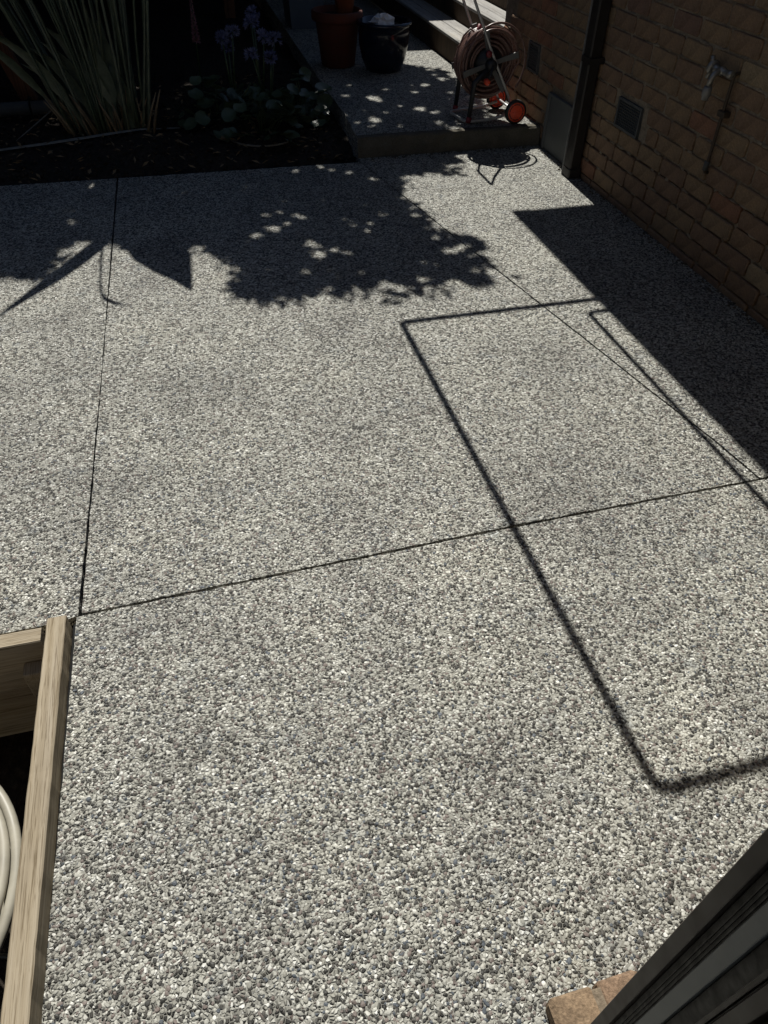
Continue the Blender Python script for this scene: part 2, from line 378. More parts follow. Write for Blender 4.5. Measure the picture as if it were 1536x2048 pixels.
tagit(MB().prism([(-.55,1.3),(2.45,1.3),(2.45,5.0),(-3.6,5.0),(-3.6,1.39),(-.55,1.39)], -.16,-.03).build('joint_filler','sealant'), 'dark filler in the slab joints', kind='structure')
tagit(MB().prism([(-.50,-.6),(2.45,-.6),(2.45,1.2999),(-.50,1.2999)], -.16,-.031).build('slab_bedding','soil'), 'dark bedding under the near slab', kind='structure')

gt = MB(); rg_ = random.Random(31)                # grit and crumbs swept against the wall foot and the step
for i in range(420):
    if i < 300: y = rg_.uniform(1.2,4.85); x = 2.385-abs(rg_.gauss(0,.028))
    else: x = rg_.uniform(1.15,2.36); y = 4.862-abs(rg_.gauss(0,.018))
    r_ = rg_.uniform(.003,.010); o_ = Vector((x,y,r_*.4)); e_ = Matrix.Rotation(rg_.random()*6,3,'Z') @ Matrix.Rotation(rg_.random()*2,3,'X')
    gt.add([o_+(e_@Vector(v))*r_*rg_.uniform(.6,1.3) for v in ((1,0,0),(-1,0,0),(0,1,0),(0,-1,0),(0,0,.6),(0,0,-.6))],[(0,2,4),(2,1,4),(1,3,4),(3,0,4),(2,0,5),(1,2,5),(3,1,5),(0,3,5)])
tagit(gt.build('wall_foot_grit','cement',strip_slab), kind='stuff')
# raised path behind the step
rp = [(1.132,4.905),(2.392,4.895),(2.392,5.78),(2.33,5.79),(2.33,10.2),(1.22,10.2),(1.16,6.1),(1.165,5.45)]
ro = MB().prism(noisy_edge(rp,.002,.05), -.12, .112).build('raised_path', 'aggregate'); tagit(ro, 'raised exposed aggregate path with the hose reel and pots on it', kind='structure')
kb = MB(); prof = [(4.868,-.02),(4.876,.06),(4.886,.105),(4.896,.116),(4.945,.1165)]
xs_ = np.linspace(1.128,2.391,26); vs=[]; fs=[]
for i,x in enumerate(xs_):
    for (y,z) in prof: vs.append((x, y+random.uniform(-.004,.004), z+random.uniform(-.002,.002)))
for i in range(len(xs_)-1):
    for j in range(4): fs.append((i*5+j,(i+1)*5+j,(i+1)*5+j+1,i*5+j+1))
kb.add(vs,fs,False); kb.build('step_edge','cement', ro)

# garden bed soil, humped, with clods
nx, ny = 90, 80; vs = []; fs = []
for j in range(ny+1):
    for i in range(nx+1):
        x = -3.6+ (1.125+3.6+.06)*i/nx; y = 4.835+6.6*j/ny
        if j == 0: y = 4.838
        z = -.035+.05*min(1,(y-4.838)/.5)+.018*math.sin(x*7+y*3)*math.sin(y*6-x*2)+random.uniform(-.012,.012)
        if x > 1.05: z -= .03
        vs.append((x,y,z))
for j in range(ny):
    for i in range(nx): a = j*(nx+1)+i; fs.append((a,a+1,a+nx+2,a+nx+1))
bed = MB().add(vs,fs,True).build('garden_bed','soil'); tagit(bed, 'dark soil of the shaded garden bed', kind='structure')
cl = MB()
for i in range(1500):
    x = random.uniform(-1.7,1.1); y = 4.87+random.random()**1.3*2.2; r_ = random.uniform(.006,.022)
    vs = [Vector((random.gauss(0,1),random.gauss(0,1),random.gauss(0,1))).normalized()*r_*random.uniform(.6,1.1) for _ in range(0)]
    o_ = Vector((x,y,-.015+.04*min(1,(y-4.84)/.5)+r_*.3)); q=[Vector((1,0,0)),Vector((-1,0,0)),Vector((0,1,0)),Vector((0,-1,0)),Vector((0,0,.7)),Vector((0,0,-.7))]
    e_ = Matrix.Rotation(random.random()*6,3,'Z') @ Matrix.Rotation(random.random(),3,'X')
    cl.add([o_+(e_@v)*r_*random.uniform(.7,1.3) for v in q], [(0,2,4),(2,1,4),(1,3,4),(3,0,4),(2,0,5),(1,2,5),(3,1,5),(0,3,5)])
tagit(cl.build('soil_clods','soil', bed), kind='stuff')
lt = MB(); rl = random.Random(77)
for i in range(420):                           # dry leaf litter and bark flakes
    x = rl.uniform(-1.7,1.08); y = 4.86+rl.random()**1.2*2.0; z = -.005+.045*min(1,(y-4.84)/.5)+rl.uniform(.004,.016); L = rl.uniform(.012,.035); w = L*rl.uniform(.2,.45)
    e_ = Matrix.Rotation(rl.random()*6.28,3,'Z') @ Matrix.Rotation(rl.uniform(-.6,.6),3,'X') @ Matrix.Rotation(rl.uniform(-.5,.5),3,'Y')
    lt.add([Vector((x,y,z))+e_@Vector(v) for v in ((-L,0,0),(0,-w,.15*L),(L,0,.05*L),(0,w,.15*L),(0,0,-.12*L))],[(0,1,4),(1,2,4),(2,3,4),(3,0,4)],False)
tagit(lt.build('leaf_litter','straw', bed), kind='stuff')

# ------------------------------------------------------------------ brick walls
B0, CM, BM_ = .1177, .086, .228
def brick_mesh(L=.218, Hh=.076, D=.10, seed=0):
    rr = random.Random(seed); m_ = MB()
    def ring(x, ins, jit):
        c = .010; a, b = L/2-ins, Hh/2-ins
        P = [(-a+c,-b),(a-c,-b),(a,-b+c),(a,b-c),(a-c,b),(-a+c,b),(-a,b-c),(-a,-b+c)]
        return [(x+rr.uniform(-jit,jit), p[0]+rr.uniform(-jit,jit)*1.4, p[1]+rr.uniform(-jit,jit)) for p in P]
    r0 = ring(D,0,0); r1 = ring(.004,.0005,.0013); r2 = ring(0,.004,.0016)
    vs = r0+r1+r2; fs = []
    for k_ in (0,8):
        for i in range(8): fs.append((k_+i,k_+(i+1)%8,k_+8+(i+1)%8,k_+8+i))
    fs.append(tuple(range(16,24))); m_.add(vs,fs,False)
    return m_
BRICKS = [brick_mesh(seed=i).mesh('brick','brick') for i in range(9)]
HALF = [brick_mesh(L=.105, seed=50+i).mesh('half_brick','brick') for i in range(3)]
wall = thing('brick_wall', 'brown brick house wall in shade along the right side', 'wall', (WALLX, 3.0, 0))
mo = MB(); ny_, nz_ = 120, 40; vs=[]; fs=[]
for j in range(nz_+1):
    for i in range(ny_+1):
        zz_ = -.12+1.37*j/nz_; vs.append((WALLX+.0075+.010*max(0,min(1,(.52-zz_)/.2))+random.uniform(-.002,.002), .3+(5.72-.3)*i/ny_, zz_))
for j in range(nz_):
    for i in range(ny_): a=j*(ny_+1)+i; fs.append((a,a+ny_+1,a+ny_+2,a+1))
mo.add(vs,fs,True); mo.build('mortar','mortar',wall)
MB().box((WALLX+.02,.30,-.12),(WALLX+.23,5.715,2.42)).build('wall_core','mortar',wall)
phase = {1:3.922,0:3.975,-1:4.08,9:3.424,8:3.518}
VENTS = [(3.728,3.978,.374,.522),(5.07,5.245,.378,.542)]
PANEL = (4.325,4.822,-.02,.335)
def blocked(y0,y1,z0,z1):
    for a,b,c,d in VENTS+[PANEL]:
        if min(y1,b)-max(y0,a) > .012 and min(z1,d)-max(z0,c) > .02: return True
    return False
upper = MB()
for k_ in range(-2, 27):
    ph = phase.get(k_, 3.9+(.114 if k_%2 else 0)+random.uniform(-.03,.03)); zc = B0+CM*k_+CM/2
    i0 = int((.35-ph)/BM_)-1
    for i in range(i0, i0+30):
        y0, y1 = ph+i*BM_, ph+(i+1)*BM_
        if y0 < .32 or y1 > 5.74: continue
        if blocked(y0+.01,y1-.01,zc-.038,zc+.038):
            for ya, yb in ((y0,(y0+y1)/2),((y0+y1)/2,y1)):
                if not blocked(ya+.012,yb-.012,zc-.036,zc+.036):
                    o = link('brick', random.choice(HALF), wall, (WALLX+random.uniform(-.002,.003),(ya+yb)/2,zc))
            continue
        near_view = (k_ <= 12 and y1 > 2.0)
        if near_view:
            o = link('brick', random.choice(BRICKS), wall, (WALLX+random.uniform(-.003,.003),(y0+y1)/2+random.uniform(-.003,.003),zc+random.uniform(-.0025,.0025)))
            o.rotation_euler = (random.uniform(-.006,.006), random.uniform(-.012,.012), random.uniform(-.008,.008))
        else:
            upper.box((WALLX,y0+.005,zc-.038),(WALLX+.05,y1-.005,zc+.038))
ub = upper.build('brickwork','brick',wall); tagit(ub, kind='stuff')
# mortar dribbles squeezed over the joints
dr = MB()
for i in range(260):
    k_ = random.randint(0,11); z = B0+CM*k_+random.uniform(-.004,.004); y = random.uniform(2.3,5.65); l_ = random.uniform(.01,.05); h_ = random.uniform(.004,.010)
    if blocked(y-l_,y+l_,z-h_,z+h_): continue
    n_ = 6; dr.add([(WALLX-.0045,y,z)]+[(WALLX+.004,y+math.cos(t*math.tau/n_)*l_*random.uniform(.6,1.1),z+math.sin(t*math.tau/n_)*h_*random.uniform(.6,1.2)) for t in range(n_)], [(0,1+t,1+(t+1)%n_) for t in range(n_)], True)
tagit(dr.build('mortar_dribbles','mortar',wall), kind='stuff')

# roof over that wall: eave, soffit, fascia, gutter
rf = thing('house_roof', 'house roof with eave and gutter above the brick wall', 'roof', (2.4,1.0,2.42))
MB().box((1.98,-4,2.425),(2.62,5.87,2.44)).build('soffit','fibrewhite',rf)
MB().box((1.96,-4,2.40),(1.979,5.872,2.56)).build('fascia','roof',rf)
gp_ = [(1.958,2.41),(1.875,2.41),(1.865,2.42),(1.865,2.50),(1.872,2.50),(1.875,2.422),(1.958,2.42)]
vs=[(x,yy,z) for yy in (-4,5.87) for x,z in gp_]; n_=len(gp_)
MB().add(vs,[(i,(i+1)%n_,n_+(i+1)%n_,n_+i) for i in range(n_)]+[tuple(range(n_)),tuple(range(n_,2*n_))]).build('gutter','roof',rf)
MB().add([(1.90,-4,2.545),(1.90,5.87,2.545),(6.5,5.87,4.1),(6.5,-4,4.1),(1.90,-4,2.575),(1.90,5.87,2.575),(6.5,5.87,4.13),(6.5,-4,4.13)],[(0,1,2,3),(4,7,6,5),(0,4,5,1),(1,5,6,2),(2,6,7,3),(3,7,4,0)]).build('roof_sheet','roof',rf)

# wall beside and behind the camera, either side of the open doorway
hw = thing('doorway_wall', 'brick house wall beside the open doorway', 'wall', (1.5,.1,0))
MB().box((.462,.02,.056),(2.39,.185,2.42)).build('wall_body','mortar',hw)
MB().box((-3.6,.02,-.5),(-.95,.235,2.42)).build('wall_body','mortar',hw)
MB().box((-.949,.02,2.15),(.659,.235,2.42)).build('lintel','mortar',hw)
MB().add([(-6,.75,2.43),(1.85,.75,2.43),(1.85,-4.5,4.3),(-6,-4.5,4.3),(-6,.75,2.47),(1.85,.75,2.47),(1.85,-4.5,4.34),(-6,-4.5,4.34)],[(0,1,2,3),(4,7,6,5),(0,4,5,1),(1,5,6,2),(2,6,7,3),(3,7,4,0)]).build('roof_sheet','roof',hw)  # roof added over the doorway, out of view, to hold back sky light
nb=thing('sky_blocking_wall','added wall left of the yard, out of view, cutting sky light','wall',(-4.4,5,0))  # unseen wall added to cut the open sky on the left
MB().box((-4.6,-5,-.5),(-4.4,14,3.4)).build('wall_body','cement',nb)
MB().box((-4.64,-5,3.401),(-4.36,14,3.46)).build('blocker_top','cement',nb)

# ------------------------------------------------------------------ fittings on the wall
dp = thing('downpipe', 'dark brown downpipe fixed to the brick wall', 'downpipe', (WALLX-.05,4.28,0))
MB().box((WALLX-.083,4.236,.02),(WALLX-.012,4.322,2.40),.008).build('pipe','downpipe',dp)
MB().box((WALLX-.086,4.323,-.0),(WALLX-.004,4.331,2.38)).build('edge_strip','zinc',dp)
for z in (.62,1.7): MB().box((WALLX-.089,4.222,z),(WALLX+.003,4.3225,z+.03)).build('bracket','downpipe',dp)
MB().box((WALLX-.088,4.228,.004),(WALLX-.006,4.3227,.06),.006).build('shoe','downpipe',dp)
for i,(a,b,c,d) in enumerate(VENTS):
    t = thing('wall_vent', ['grey louvred air vent in the brick wall right of the downpipe','grey air vent in the brick wall behind the hose reel'][i], 'vent', (WALLX,(a+b)/2,c), 'air vents in the brick wall')
    X = WALLX-.004
    MB().box((X+.045,a+.01,c+.01),(X+.05,b-.01,d-.01)).build('dark_back','void',t)
    fr = MB(); w_=.014
    for lo,hi in (((X,a,c),(X+.05,b,c+w_)),((X,a,d-w_),(X+.05,b,d)),((X,a,c+w_),(X+.05,a+w_,d-w_)),((X,b-w_,c+w_),(X+.05,b,d-w_))): fr.box(lo,hi)
    fr.build('frame','vent',t)
    nb = 9
    for j in range(nb):
        z = c+w_+(d-c-2*w_)*(j+.5)/nb
        sl = MB(); sl.add([(X+.004,a+w_,z-.0035),(X+.004,b-w_,z-.0035),(X+.026,b-w_,z+.0035),(X+.026,a+w_,z+.0035),(X+.004,a+w_,z-.0015),(X+.004,b-w_,z-.0015),(X+.026,b-w_,z+.0055),(X+.026,a+w_,z+.0055)],[(0,1,2,3),(4,7,6,5),(0,4,5,1),(2,6,7,3),(1,5,6,2),(0,3,7,4)]); sl.build('slat','vent',t)
    nv = 12
    for j in range(1,nv):
        y = a+w_+(b-a-2*w_)*j/nv; MB().box((X+.007,y-.0022,c+w_+.001),(X+.012,y+.0022,d-w_-.001)).build('bar','vent',t)
a,b,c,d = PANEL
ap = thing('access_panel', 'grey sheet access panel low in the brick wall', 'panel', (WALLX,(a+b)/2,0))
MB().box((WALLX-.006,a+.012,.006),(WALLX+.012,b-.03,d-.018),.002).build('sheet','fibro',ap)
for lo,hi in (((WALLX-.014,b-.03,.004),(WALLX+.014,b,d)),((WALLX-.012,a+.011,d-.018),(WALLX+.013,b-.0302,d-.001))): MB().box(lo,hi,.002).build('frame','fibro',ap)

TY, TZ = 3.062, .83
pp = thing('water_pipe', 'thin dark copper pipe running down the brick wall under the tap', 'pipe', (WALLX,TY,.44))
MB().tube(round_path([(WALLX+.02,TY,TZ+.005),(WALLX-.022,TY,TZ+.005),(WALLX-.022,TY,.46),(WALLX-.022,TY+.006,.425),(WALLX+.02,TY+.006,.425)],.018,5),.0075,8).build('pipe','copper',pp)
MB().tube([(WALLX-.022,TY+.004,.478),(WALLX-.022,TY+.004,.438)],.0125,8).build('fitting','vent',pp)
MB().box((WALLX-.034,TY-.026,.665),(WALLX+.002,TY+.026,.690),.003).build('clip','copper',pp)
tp = thing('garden_tap', 'chrome garden tap with hose fitting on the brick wall', 'tap', (WALLX-.012,TY,TZ)); tp.scale = (1.3,1.3,1.3)
X = WALLX-.03
MB().lathe([(.010,0),(.013,.004),(.013,.018),(.010,.020),(.010,.05),(.014,.052),(.014,.066),(.010,.068),(.010,.085),(.013,.088),(.013,.10)],(X,TY-.005,TZ),14,'y').build('body','chrome',tp)
MB().lathe([(.020,0),(.023,.004),(.023,.014),(.019,.018),(.012,.024)],(X,TY+.098,TZ),14,'y').build('handle','chrome',tp)
for s_ in (-1,1): MB().tube([(X,TY+.108,TZ),(X-.01,TY+.112,TZ+s_*.034)],[.006,.008],8).build('handle_wing','chrome',tp)
MB().tube(round_path([(X,TY+.055,TZ),(X-.030,TY+.055,TZ-.004),(X-.036,TY+.055,TZ-.045)],.02,5),.010,10).build('spout','chrome',tp)
MB().lathe([(.012,-.085),(.012,-.075),(.015,-.072),(.015,-.05),(.013,-.044)],(X-.036,TY+.055,TZ),12).build('hose_fitting','zinc',tp)

# ------------------------------------------------------------------ fold-down clothesline (above the frame, seen by its shadow)
cz = 1.75; cx = .832+SX*cz
ct = thing('clothesline', 'grey tubular fold-down clothesline frame on the brick wall, seen by its shadow', 'clothesline', (WALLX,3.1,cz))
ya, yb = .575+SY*cz, 2.780+SY*cz
MB().tube(round_path([(WALLX,ya,cz),(cx,ya,cz),(cx,yb,cz),(WALLX,yb,cz)],.035,6),.0145,8).build('front_frame','aluminium',ct)
cz2 = 1.70; cx2 = 1.683+SX*cz2; ya2, yb2 = .70+SY*cz2, 2.672+SY*cz2
MB().tube(round_path([(WALLX,ya2,cz2),(cx2,ya2,cz2),(cx2,yb2,cz2),(WALLX,yb2,cz2)],.03,6),.0125,8).build('back_frame','aluminium',ct)

# ------------------------------------------------------------------ open door frame at the lower right
jx = .416
df = thing('door_frame', 'dark brown aluminium door frame at the lower right edge', 'door frame', (jx,.15,.07))
JS = .73
def strip(y0,y1,x0,x1,name,mt,z0=.056,z1=2.14,ch=.001): return MB().box((jx+(x0-jx)*JS,y0*JS,z0),(jx+(x1-jx)*JS,y1*JS,z1),ch).build(name,mt,df)
strip(.2185,.2445,jx,jx+.06,'outer_stile','frame')
strip(.190,.2182,jx+.014,jx+.06,'channel','framedark')
for y in (.1945,.2005,.2065): strip(y,y+.0022,jx+.0115,jx+.0145,'seal_ridge','framedark',ch=0)
strip(.1635,.1897,jx+.006,jx+.06,'grey_strip','steelstrip')
strip(.134,.1632,jx+.018,jx+.06,'inner_stile','framedark')
strip(.1265,.1337,jx+.003,jx+.06,'bead','frame')
strip(.122,.1262,jx+.010,jx+.06,'groove','framedark')
strip(.098,.1217,jx+.004,jx+.06,'inner_trim','frame')
cur = MB(); vs=[]; fs=[]
for i in range(25):
    x = jx+.002+ i*.012; y = .048+.010*math.sin(i*1.1)
    vs += [(x,y,.10),(x,y,1.30),(x,y-.003,1.30),(x,y-.003,.10)]
for i in range(24):
    a_=4*i; fs += [(a_,a_+4,a_+5,a_+1),(a_+2,a_+6,a_+7,a_+3),(a_+1,a_+5,a_+6,a_+2)]
tagit(cur.add(vs,fs,True).build('curtain','cream',None,(jx+.1,.075,.1)), 'cream curtain edge inside the door frame', 'curtain')
# brick threshold
th = thing('brick_threshold', 'worn tan brick threshold at the foot of the door frame', 'threshold', (.55,.2,0))
MB().box((.412,.05,-.1),(.655,.246,.049)).build('mortar_bed','mortar',th)
mt = mat('tan_brick', rough=.9, spec=.2); k = N(mt); co = k.coord(); oi = k.n('ShaderNodeObjectInfo'); a = k.noise(co,30,5,.65); b = k.noise(co,170,3,.7)
k.base(k.mix(1.0, k.ramp(oi.outputs['Random'],[(0,(.25,.185,.122)),(.5,(.275,.205,.138)),(1,(.235,.168,.118))]), k.mix(1.0,k.ramp(a.outputs[0],[(.3,(.6,.57,.55)),(.7,(1.25,1.2,1.15))]),k.ramp(b.outputs[0],[(.35,(.65,.65,.65)),(.65,(1.15,1.15,1.15))]),'MULTIPLY'),'MULTIPLY')); k.bump(b.outputs[0],.7,.004); M['tanbrick']=mt
for i,(x0,x1,y1_) in enumerate(((.404,.490,.252),(.500,.584,.257),(.594,.66,.252))):
    rr=random.Random(90+i); mb=MB().box((x0,.03,-.06),(x1,y1_,.052),.006)
    mb.v=[(x+rr.uniform(-.003,.003),y+rr.uniform(-.004,.003),z+rr.uniform(-.002,.002)) for x,y,z in mb.v]; mb.build('brick','tanbrick',th)

# ------------------------------------------------------------------ timber edging and pit at the left
def plank(lo,hi,label,mt,seed,ch=.003,segs=16,axis=1,wob=.0010,bend=0):
    rr=random.Random(seed); vs=[]; fs=[]
    sec=[(ch,0),(1-ch,0),(1,ch),(1,1-ch),(1-ch,1),(ch,1),(0,1-ch),(0,ch)]
    w=(hi[0]-lo[0]) if axis==1 else (hi[1]-lo[1]); h_=hi[2]-lo[2]
    for i in range(segs+1):
        t=i/segs; L=lo[axis]+(hi[axis]-lo[axis])*t; e=[rr.uniform(-wob,wob) for _ in range(4)]
        for j,(u,v) in enumerate(sec):
            cu=(min(max(u,0),1)); du=(.003/w if 0<u<1 else 0); 
            uu=(0.0 if u==0 else 1.0 if u==1 else (.003/w if u<.5 else 1-.003/w)); vv=(0.0 if v==0 else 1.0 if v==1 else (.003/h_ if v<.5 else 1-.003/h_))
            a_=(lo[0] if axis==1 else lo[1])+w*uu+(e[0] if uu<.5 else e[1])+bend*math.sin(t*math.pi); b_=lo[2]+h_*vv+(e[2] if vv<.5 else e[3]*.6)
            vs.append((a_,L,b_) if axis==1 else (L,a_,b_))
    for i in range(segs):
        for j in range(8): fs.append((i*8+j,i*8+(j+1)%8,(i+1)*8+(j+1)%8,(i+1)*8+j))
    fs+=[tuple(range(8))[::-1],tuple(segs*8+j for j in range(8))]
    o=MB().add(vs,fs,False).build('timber_board',mt,None,((lo[0]+hi[0])/2,(lo[1]+hi[1])/2,lo[2]))
    return tagit(o,label,'timber','timber boards edging the pit')
lb = plank((-.548,-.3,-.11),(-.499,1.385,.062),'long weathered pine board edging the near slab','pine_y',1,segs=60,wob=.0007)
for v in lb.data.vertices:                      # follows the slab edge, slightly askew
    y = v.co.y+lb.location.y; v.co.x += -.030*(1.4-y)/.94*.55+.006 ; v.co.z += .010*(1.4-y)
plank((-2.2,1.318,-.13),(-.556,1.366,.056),'pine board across the far end of the pit, upper of two','pine_x',2,axis=0)
plank((-2.2,1.330,-.36),(-.556,1.376,-.145),'lower pine board in shade across the far end of the pit','pine_x',3,axis=0)
pt=MB().box((-.62,1.275,-.42),(-.562,1.3175,-.02),.003).build('timber_stake','pine_y',None,(-.59,1.29,-.42)); tagit(pt,'short timber stake in the inner corner of the pit','timber')
fm=MB(); 
_p=[(-.484-.0005,1.405),(-.4895,1.2),(-.4985,.877),(-.5125,.46),(-.532,-.3)]
for (x0,y0),(x1,y1) in zip(_p,_p[1:]):
    n_=10
    for i in range(n_):
        a_=i/n_; b_=(i+1)/n_; xa,ya_=x0+(x1-x0)*a_,y0+(y1-y0)*a_; xb,yb_=x0+(x1-x0)*b_,y0+(y1-y0)*b_; h_=-.004
        fm.add([(xa,ya_,-.1),(xb,yb_,-.1),(xb,yb_,h_),(xa,ya_,h_),(xa-.008,ya_,-.1),(xb-.008,yb_,-.1),(xb-.008,yb_,h_),(xa-.008,ya_,h_)],[(0,3,2,1),(4,5,6,7),(3,7,6,2),(0,4,7,3),(1,2,6,5)])
tagit(fm.build('joint_foam','sealant',None,(-.5,.6,0)),'black expansion foam strip between the long timber board and the slab','joint strip')
# slab edge concrete under the boards, earth inside the pit
tagit(MB().prism([(-3.5,-.6),(-.48,-.6),(-.48,1.45),(-3.5,1.45)],-.5,-.43).build('pit_floor','soil'),'dark earth floor of the pit',kind='structure')
tagit(MB().box((-3.5,1.378,-.46),(-.48,1.42,-.125)).build('pit_side','soil'),'earth side of the pit',kind='structure')
# coil of conduit
cc = thing('conduit_coil','coil of cream plastic conduit lying in the pit','conduit',(-.95,.78,-.40))
for i,(r_,xo,zo,tl) in enumerate(((.330,0,0,.03),(.306,.0,.012,.035),(.280,-.004,.006,.025),(.255,0,.016,.03),(.318,-.02,-.035,.02),(.29,.0,-.06,.02))):
    pts=[]
    for j in range(72):
        t=j/72*math.tau; pts.append((-.945+xo+math.cos(t)*r_, .805+math.sin(t)*r_*1.05, -.125+zo+tl*math.sin(t+.6)+.012*math.cos(2*t+i)))
    MB().tube(pts,.0125,10,closed=True).build('loop','conduit',cc)
rt=MB().tube([(-.62,.655,-.20),(-.66,.66,-.17),(-.72,.64,-.17),(-.8,.655,-.2)],[.003,.006,.008,.009],6); tagit(rt.build('root','deadleaf',None,(-.7,.65,-.2)),'pale broken root sticking out beside the conduit coil','root')

# ------------------------------------------------------------------ hose reel
PZ=.113
hr = thing('hose_reel','wheeled hose reel with brown hose and red wheels on the raised path','hose reel',(2.08,5.15,PZ))
yn, yf = 5.03, 5.30; hub=(2.052,.455)
def side(y, k_): 
    return round_path([(2.238,y,PZ+.07),(2.215,y,.235),(2.040,y,.540),(1.90,y+.006*k_,.810),(1.847,y+.015*k_,.955)],.03,4)
for y,k_ in ((yn,1),(yf,-1)):
    MB().tube(side(y,k_)[:-1]+[(1.852,y+.015*k_,.94)],.0088,8).build('side_tube','aluminium',hr)
MB().tube(round_path([(1.853,yn+.015,.935),(1.846,yn+.016,.955),(1.846,yf-.016,.955),(1.853,yf-.015,.935)],.018,5),.0105,8).build('handle_bar','blackplastic',hr)
MB().tube(round_path([(2.23,yn,PZ+.055),(2.10,yn-.002,PZ+.022),(1.905,yn-.01,PZ+.018),(1.868,yf-.03,PZ+.018),(2.10,yf,PZ+.022),(2.23,yf,PZ+.055)],.05,6),.0095,10).build('base_tube','aluminium',hr)
for y in (yn-.004,yf+.004):
    lg=MB(); lg.tube([(2.045,y,.44),(1.945,y,.36),(1.925,y,PZ+.02)],[.016,.018,.015],8); lg.build('front_leg','blackplastic',hr)
    MB().tube([(1.93,y,PZ+.045),(1.922,y,PZ+.012)],.019,8).build('foot_clamp','darkred',hr)
    MB().lathe([(.016,-.012),(.020,-.008),(.020,.008),(.016,.012)],(2.026,y,.52),12,'y').build('joint','darkred',hr)
MB().tube([(2.238,yn-.05,PZ+.072),(2.238,yf+.05,PZ+.072)],.007,8).build('axle','aluminium',hr)
for y,s_ in ((yn-.05,-1),(yf+.03,1)):
    w=MB().lathe([(.052,-.016),(.066,-.017),(.073,-.010),(.073,.010),(.066,.017),(.052,.016)],(2.238,y,PZ+.073),32,'y'); wo=w.build('wheel','blackplastic',hr)
    MB().lathe([(.012,-.021),(.020,-.019),(.048,-.0155),(.0585,-.0185),(.0585,.0185),(.048,.0155),(.012,.021)],(2.238,y,PZ+.073),32,'y').build('hub_cap','redplastic',wo)
    for j in range(6):
        t=j*math.tau/6; MB().tube([(2.238+math.cos(t)*.016,y-.0185,PZ+.073+math.sin(t)*.016),(2.238+math.cos(t)*.05,y-.0165,PZ+.073+math.sin(t)*.05)],.0028,5).build('rib','redplastic',wo)
# drum and arms
MB().lathe([(.085,0),(.085,.21)],(hub[0],yn+.03,hub[1]),24,'y').build('drum','blackplastic',hr)
MB().lathe([(.014,-.03),(.030,-.026),(.036,0),(.036,.02),(.03,.03)],(hub[0],yn,hub[1]),20,'y').build('hub','blackplastic',hr)
for y in (yn+.022,yf-.022):
    for t in (.27,.27+math.pi/2*1.0,.27+math.pi,.27+math.pi*1.5+.35):
        d=Vector((math.cos(t),0,math.sin(t))); n_=Vector((-math.sin(t),0,math.cos(t))); o_=Vector((hub[0],y,hub[1])); vs=[]
        for yy in (-.004,.004):
            for (u,v) in ((.03,-.012),(.10,-.015),(.19,-.019),(.19,.019),(.10,.015),(.03,.012)): vs.append(o_+d*u+n_*v+Vector((0,yy-(.012 if u>.15 and y<5.1 else 0),0)))
        MB().add(vs,[(0,1,2,3,4,5),(11,10,9,8,7,6)]+[(i,6+i,6+(i+1)%6,(i+1)%6) for i in range(6)]).build('spool_arm','hosegrey',hr)
cr=MB().tube([(hub[0],yn-.035,hub[1]),(hub[0]-.012,yn-.04,hub[1]-.045),(hub[0]-.047,yn-.042,hub[1]-.078)],.008,8).build('crank','blackplastic',hr)
MB().lathe([(.008,-.05),(.017,-.045),(.019,-.02),(.015,0)],(hub[0]-.047,yn-.042,hub[1]-.078),14,'y').build('crank_knob','redplastic',cr)
pts=[]; turns=40; N_=turns*36
for i in range(N_+1):
    q=i/36; layer=int(q//9.5); pos=(q%9.5)/9.5; 
    if layer%2: pos=1-pos
    r_=.100+.0235*layer+.003*math.sin(q*5.3)+.006*max(0,math.sin(q*1.7))
    t=q*math.tau; pts.append((hub[0]+math.cos(t)*r_, yn+.045+.185*pos+.006*math.sin(q*3.1), hub[1]+math.sin(t)*r_*1.02-.006))
MB().tube(pts,.0088,7).build('hose','hose',hr)
MB().tube([(hub[0]+.04+math.cos(t)*.195, yn+.01+.02*math.sin(t*.7), hub[1]+.01+math.sin(t)*.215) for t in np.linspace(-.75,2.5,40)],.0068,8).build('loose_hose_loop','hose',hr)
MB().tube([(hub[0]+.015+math.cos(t)*.178, yn+.030, hub[1]+.0+math.sin(t)*.19) for t in np.linspace(.2,3.9,40)],.0075,8).build('loose_hose_loop','hose',hr)
MB().tube([(1.96,yn+.08,.615),(1.93,yn+.11,.64),(1.89,yn+.12,.60),(1.87,yn+.12,.55),(1.85,yn+.12,.535)],.006,8).build('hose_end','hose',hr)
MB().tube([(1.965,yn+.08,.60),(1.985,yn+.09,.665)],[.016,.013],10).build('hose_nozzle','darkred',hr)

# ------------------------------------------------------------------ pots, tub
def pot(name,label,mt,c,prof,soil=None,group=None,n=40):
    t=thing(name,label,'pot',c,group); MB().lathe(prof,c,n).build('pot_body',mt,t)
    if soil: MB().lathe([(.001,soil[1]+.01),(soil[0]*.6,soil[1]+.012),(soil[0],soil[1])],c,n).build('potting_soil','soil',t)
    return t
pot('terracotta_pot','large terracotta pot with thick rim on the raised path','terracotta',(1.40,6.74,PZ),[(.115,0),(.135,.01),(.172,.30),(.178,.315),(.198,.318),(.204,.33),(.204,.375),(.196,.385),(.180,.385),(.176,.34)],(.178,.34),'pots on the raised path')
pot('glazed_pot','round navy blue glazed pot beside the terracotta pot','navy',(1.725,6.52,PZ),[(.12,0),(.140,.012),(.175,.09),(.196,.19),(.202,.27),(.196,.305),(.214,.318),(.218,.332),(.208,.345),(.188,.342),(.184,.30)],(.186,.30),'pots on the raised path')
pot('small_pot','small orange clay pot standing in the terracotta pot','orange',(1.475,6.80,PZ+.352),[(.058,0),(.064,.006),(.082,.10),(.092,.102),(.094,.135),(.084,.137),(.078,.10)],(.08,.10),'pots on the raised path')
